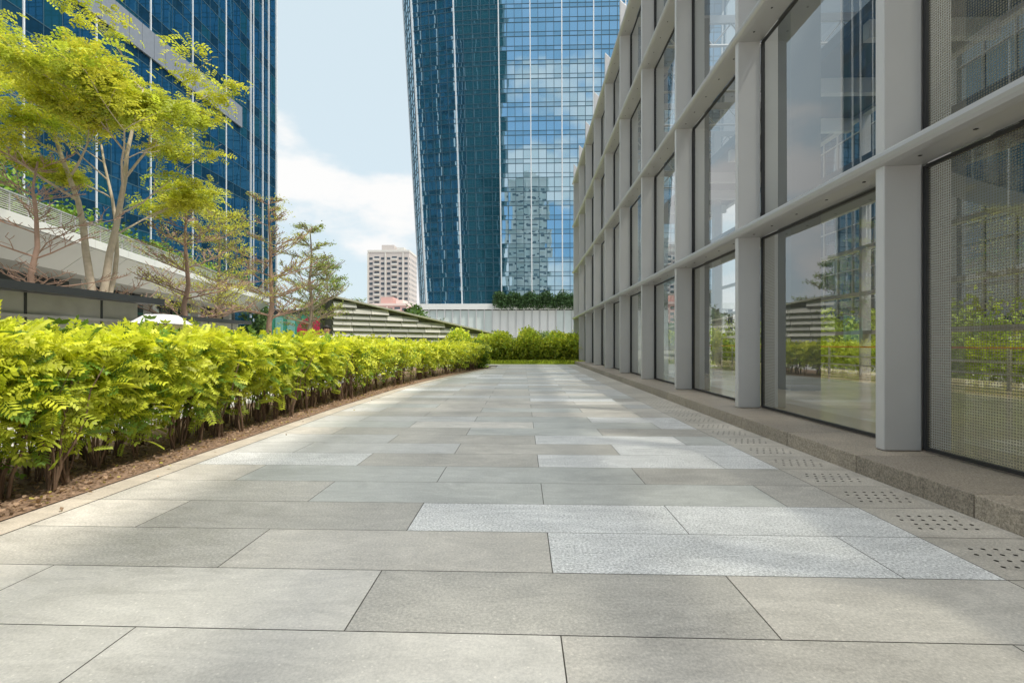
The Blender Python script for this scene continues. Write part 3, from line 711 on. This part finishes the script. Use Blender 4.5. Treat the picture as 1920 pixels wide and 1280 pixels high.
mb.build('safety_railing',[M_alud,plain('red_rail',(.45,.04,.02),.4)],gp)
n=6000; X=15+4*rng.random(n); Y=-3+44*rng.random(n); z=.1+3.0*rng.random(n)*(.4+.6*np.sin(Y*.8)**2)
leaves('side_garden_shrubs',np.stack([X,Y,z],1),rng.normal(size=(n,3)),rng.normal(size=(n,3)),.4+.2*rng.random(n),clump_T(6,.45,.8,21),np.array([.36,.46,.08])*(.4+rng.random((n,1))),M_leaf_far)

# ------------------------------------------------------------ pedestrian behind the hedge
def person(x,y):
    vs=[(0,0,.95),(0,0,1.15),(0,0,1.38),(0,0,1.50),(0,.0,1.62),(0,.01,1.74),
        (.18,0,1.42),(.24,.10,1.16),(.22,-.08,.95),(.215,-.12,.86),
        (-.18,0,1.42),(-.24,-.1,1.16),(-.22,-.26,.98),(-.21,-.32,.92),
        (.10,0,.90),(.11,-.16,.50),(.11,-.06,.10),(.11,-.22,.05),
        (-.10,0,.90),(-.11,.08,.50),(-.11,.30,.14),(-.11,.18,.06)]
    es_=[(0,1),(1,2),(2,3),(3,4),(4,5),(2,6),(6,7),(7,8),(8,9),(2,10),(10,11),(11,12),(12,13),(0,14),(14,15),(15,16),(16,17),(0,18),(18,19),(19,20),(20,21)]
    rr=[.14,.13,.15,.06,.10,.075,.065,.048,.035,.03,.065,.048,.035,.03,.095,.06,.045,.035,.095,.06,.045,.035]
    me=bpy.data.meshes.new('body'); me.from_pydata(vs,es_,[]); o=bpy.data.objects.new('pedestrian',me); sc.collection.objects.link(o)
    sk=o.modifiers.new('s','SKIN'); 
    if not me.skin_vertices: 
        bpy.context.view_layer.objects.active=o; bpy.ops.mesh.customdata_skin_add()
    for i,r in enumerate(rr): me.skin_vertices[0].data[i].radius=(r,r)
    me.skin_vertices[0].data[0].use_root=True
    sb=o.modifiers.new('ss','SUBSURF'); sb.levels=2; sb.render_levels=2; sk.use_smooth_shade=True
    m,nt,out=newmat('clothes_and_skin'); p=N(nt,'ShaderNodeBsdfPrincipled'); tc=N(nt,'ShaderNodeTexCoord'); sp=N(nt,'ShaderNodeSeparateXYZ'); L(nt,tc.outputs['Object'],sp.inputs[0])
    cr=N(nt,'ShaderNodeValToRGB'); cr.color_ramp.interpolation='CONSTANT'; L(nt,math_(nt,'DIVIDE',sp.outputs['Z'],2.0),cr.inputs[0])
    e=cr.color_ramp.elements; e[0].color=(.03,.03,.04,1); e[1].position=.475; e[1].color=(.80,.80,.79,1)
    a=e.new(.735); a.color=(.45,.26,.17,1); a=e.new(.845); a.color=(.02,.015,.012,1)
    L(nt,cr.outputs[0],p.inputs['Base Color']); p.inputs['Roughness'].default_value=.8; L(nt,p.outputs[0],out.inputs[0]); me.materials.append(m)
    o.location=(x,y,0); o.scale=(1.04,1.04,1.05); o.rotation_euler=(0,0,R(20))
    h=MB()
    h.tube([(0,-.10,1.65),(0,-.125,1.62)],[.008,.014],6,1)
    for sx in (-.035,.035): h.tube([(sx,-.088,1.665),(sx,-.098,1.665)],[.012,.008],6,0)
    for sx in (-1,1): h.tube([(sx*.09,0,1.66),(sx*.112,.01,1.63)],[.02,.014],6,1)
    for k in range(6):
        a=k/5*math.pi/2; h.tube([(0,.015,1.68+.03*k*.6),(0,.02,1.695+.03*k*.6)],[.108*math.cos(a*.8),.10*math.cos(a*.85)],12,0)
    c=h.build('face_and_hair',[plain('hair',(.02,.015,.012),.6),plain('skin',(.45,.26,.17),.6)],smooth=True); c.parent=o
person(-5.95,14.7)

# ------------------------------------------------------------ world, sun, camera
s=Vector((.45,-.2,.9)).normalized(); elev=math.asin(s.z); az=math.atan2(s.x,s.y)
w=bpy.data.worlds.new('World'); sc.world=w; w.use_nodes=True; nt=w.node_tree; nt.nodes.clear()
out=nt.nodes.new('ShaderNodeOutputWorld'); bg=nt.nodes.new('ShaderNodeBackground'); bg.inputs[1].default_value=.15
sky=nt.nodes.new('ShaderNodeTexSky'); sky.sky_type='NISHITA'; sky.sun_disc=False; sky.sun_elevation=elev; sky.sun_rotation=az; sky.dust_density=2.0; sky.air_density=1.0
tc=nt.nodes.new('ShaderNodeTexCoord'); mp=nt.nodes.new('ShaderNodeMapping'); mp.inputs['Scale'].default_value=(1,1,2.2); mp.inputs['Location'].default_value=(.35,.1,.0)
L(nt,tc.outputs['Generated'],mp.inputs['Vector'])
no=nt.nodes.new('ShaderNodeTexNoise'); no.inputs['Scale'].default_value=2.6; no.inputs['Detail'].default_value=9; no.inputs['Roughness'].default_value=.52; L(nt,mp.outputs[0],no.inputs['Vector'])
sx=nt.nodes.new('ShaderNodeSeparateXYZ'); L(nt,tc.outputs['Generated'],sx.inputs[0])
mr=nt.nodes.new('ShaderNodeMapRange'); mr.inputs[1].default_value=0; mr.inputs[2].default_value=.6; mr.inputs[3].default_value=.10; mr.inputs[4].default_value=-.05; L(nt,sx.outputs['Z'],mr.inputs[0])
cl=math_(nt,'ADD',no.outputs['Fac'],mr.outputs[0])
backw=math_(nt,'MAXIMUM',math_(nt,'MULTIPLY',sx.outputs['Y'],-1.0),0.0)
cr=nt.nodes.new('ShaderNodeMapRange'); cr.interpolation_type='SMOOTHSTEP'; cr.inputs[1].default_value=.50; cr.inputs[2].default_value=.61; L(nt,cl,cr.inputs[0])
# clear-sky colour: nishita thinned with haze; unseen half behind the viewpoint tinted bluer for the tower reflections
hc=nt.nodes.new('ShaderNodeMix'); hc.data_type='RGBA'; hc.inputs[6].default_value=(5.1,6.0,6.4,1); hc.inputs[7].default_value=(2.3,4.0,5.8,1); L(nt,backw,hc.inputs[0])
hz=nt.nodes.new('ShaderNodeMix'); hz.data_type='RGBA'; hz.inputs[0].default_value=.85; L(nt,hc.outputs[2],hz.inputs[7]); L(nt,sky.outputs[0],hz.inputs[6])
mx=nt.nodes.new('ShaderNodeMix'); mx.data_type='RGBA'; mx.inputs[7].default_value=(6.6,6.6,6.55,1); L(nt,cr.outputs[0],mx.inputs[0]); L(nt,hz.outputs[2],mx.inputs[6])
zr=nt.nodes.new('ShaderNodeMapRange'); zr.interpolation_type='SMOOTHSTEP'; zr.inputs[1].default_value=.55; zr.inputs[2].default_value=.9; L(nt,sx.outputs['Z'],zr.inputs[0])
zm=nt.nodes.new('ShaderNodeMix'); zm.data_type='RGBA'; zm.inputs[7].default_value=(16.2,16.0,15.6,1); L(nt,zr.outputs[0],zm.inputs[0]); L(nt,mx.outputs[2],zm.inputs[6])  # out-of-view zenith brightened as added fill light
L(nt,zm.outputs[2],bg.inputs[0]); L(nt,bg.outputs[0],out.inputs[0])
ld=bpy.data.lights.new('sun','SUN'); ld.energy=3.5; ld.angle=R(2.5); ld.color=(1,.94,.84); lo=bpy.data.objects.new('sun',ld); sc.collection.objects.link(lo); lo.rotation_euler=s.to_track_quat('Z','Y').to_euler()
cd=bpy.data.cameras.new('camera'); cam=bpy.data.objects.new('camera',cd); sc.collection.objects.link(cam)
cd.sensor_width=36; cd.lens=17.25; cd.shift_x=.00625; cd.shift_y=.0026; cd.clip_end=5000; cd.clip_start=.05
cam.location=(0,0,1.3); cam.rotation_euler=(R(90),0,R(2)); sc.camera=cam
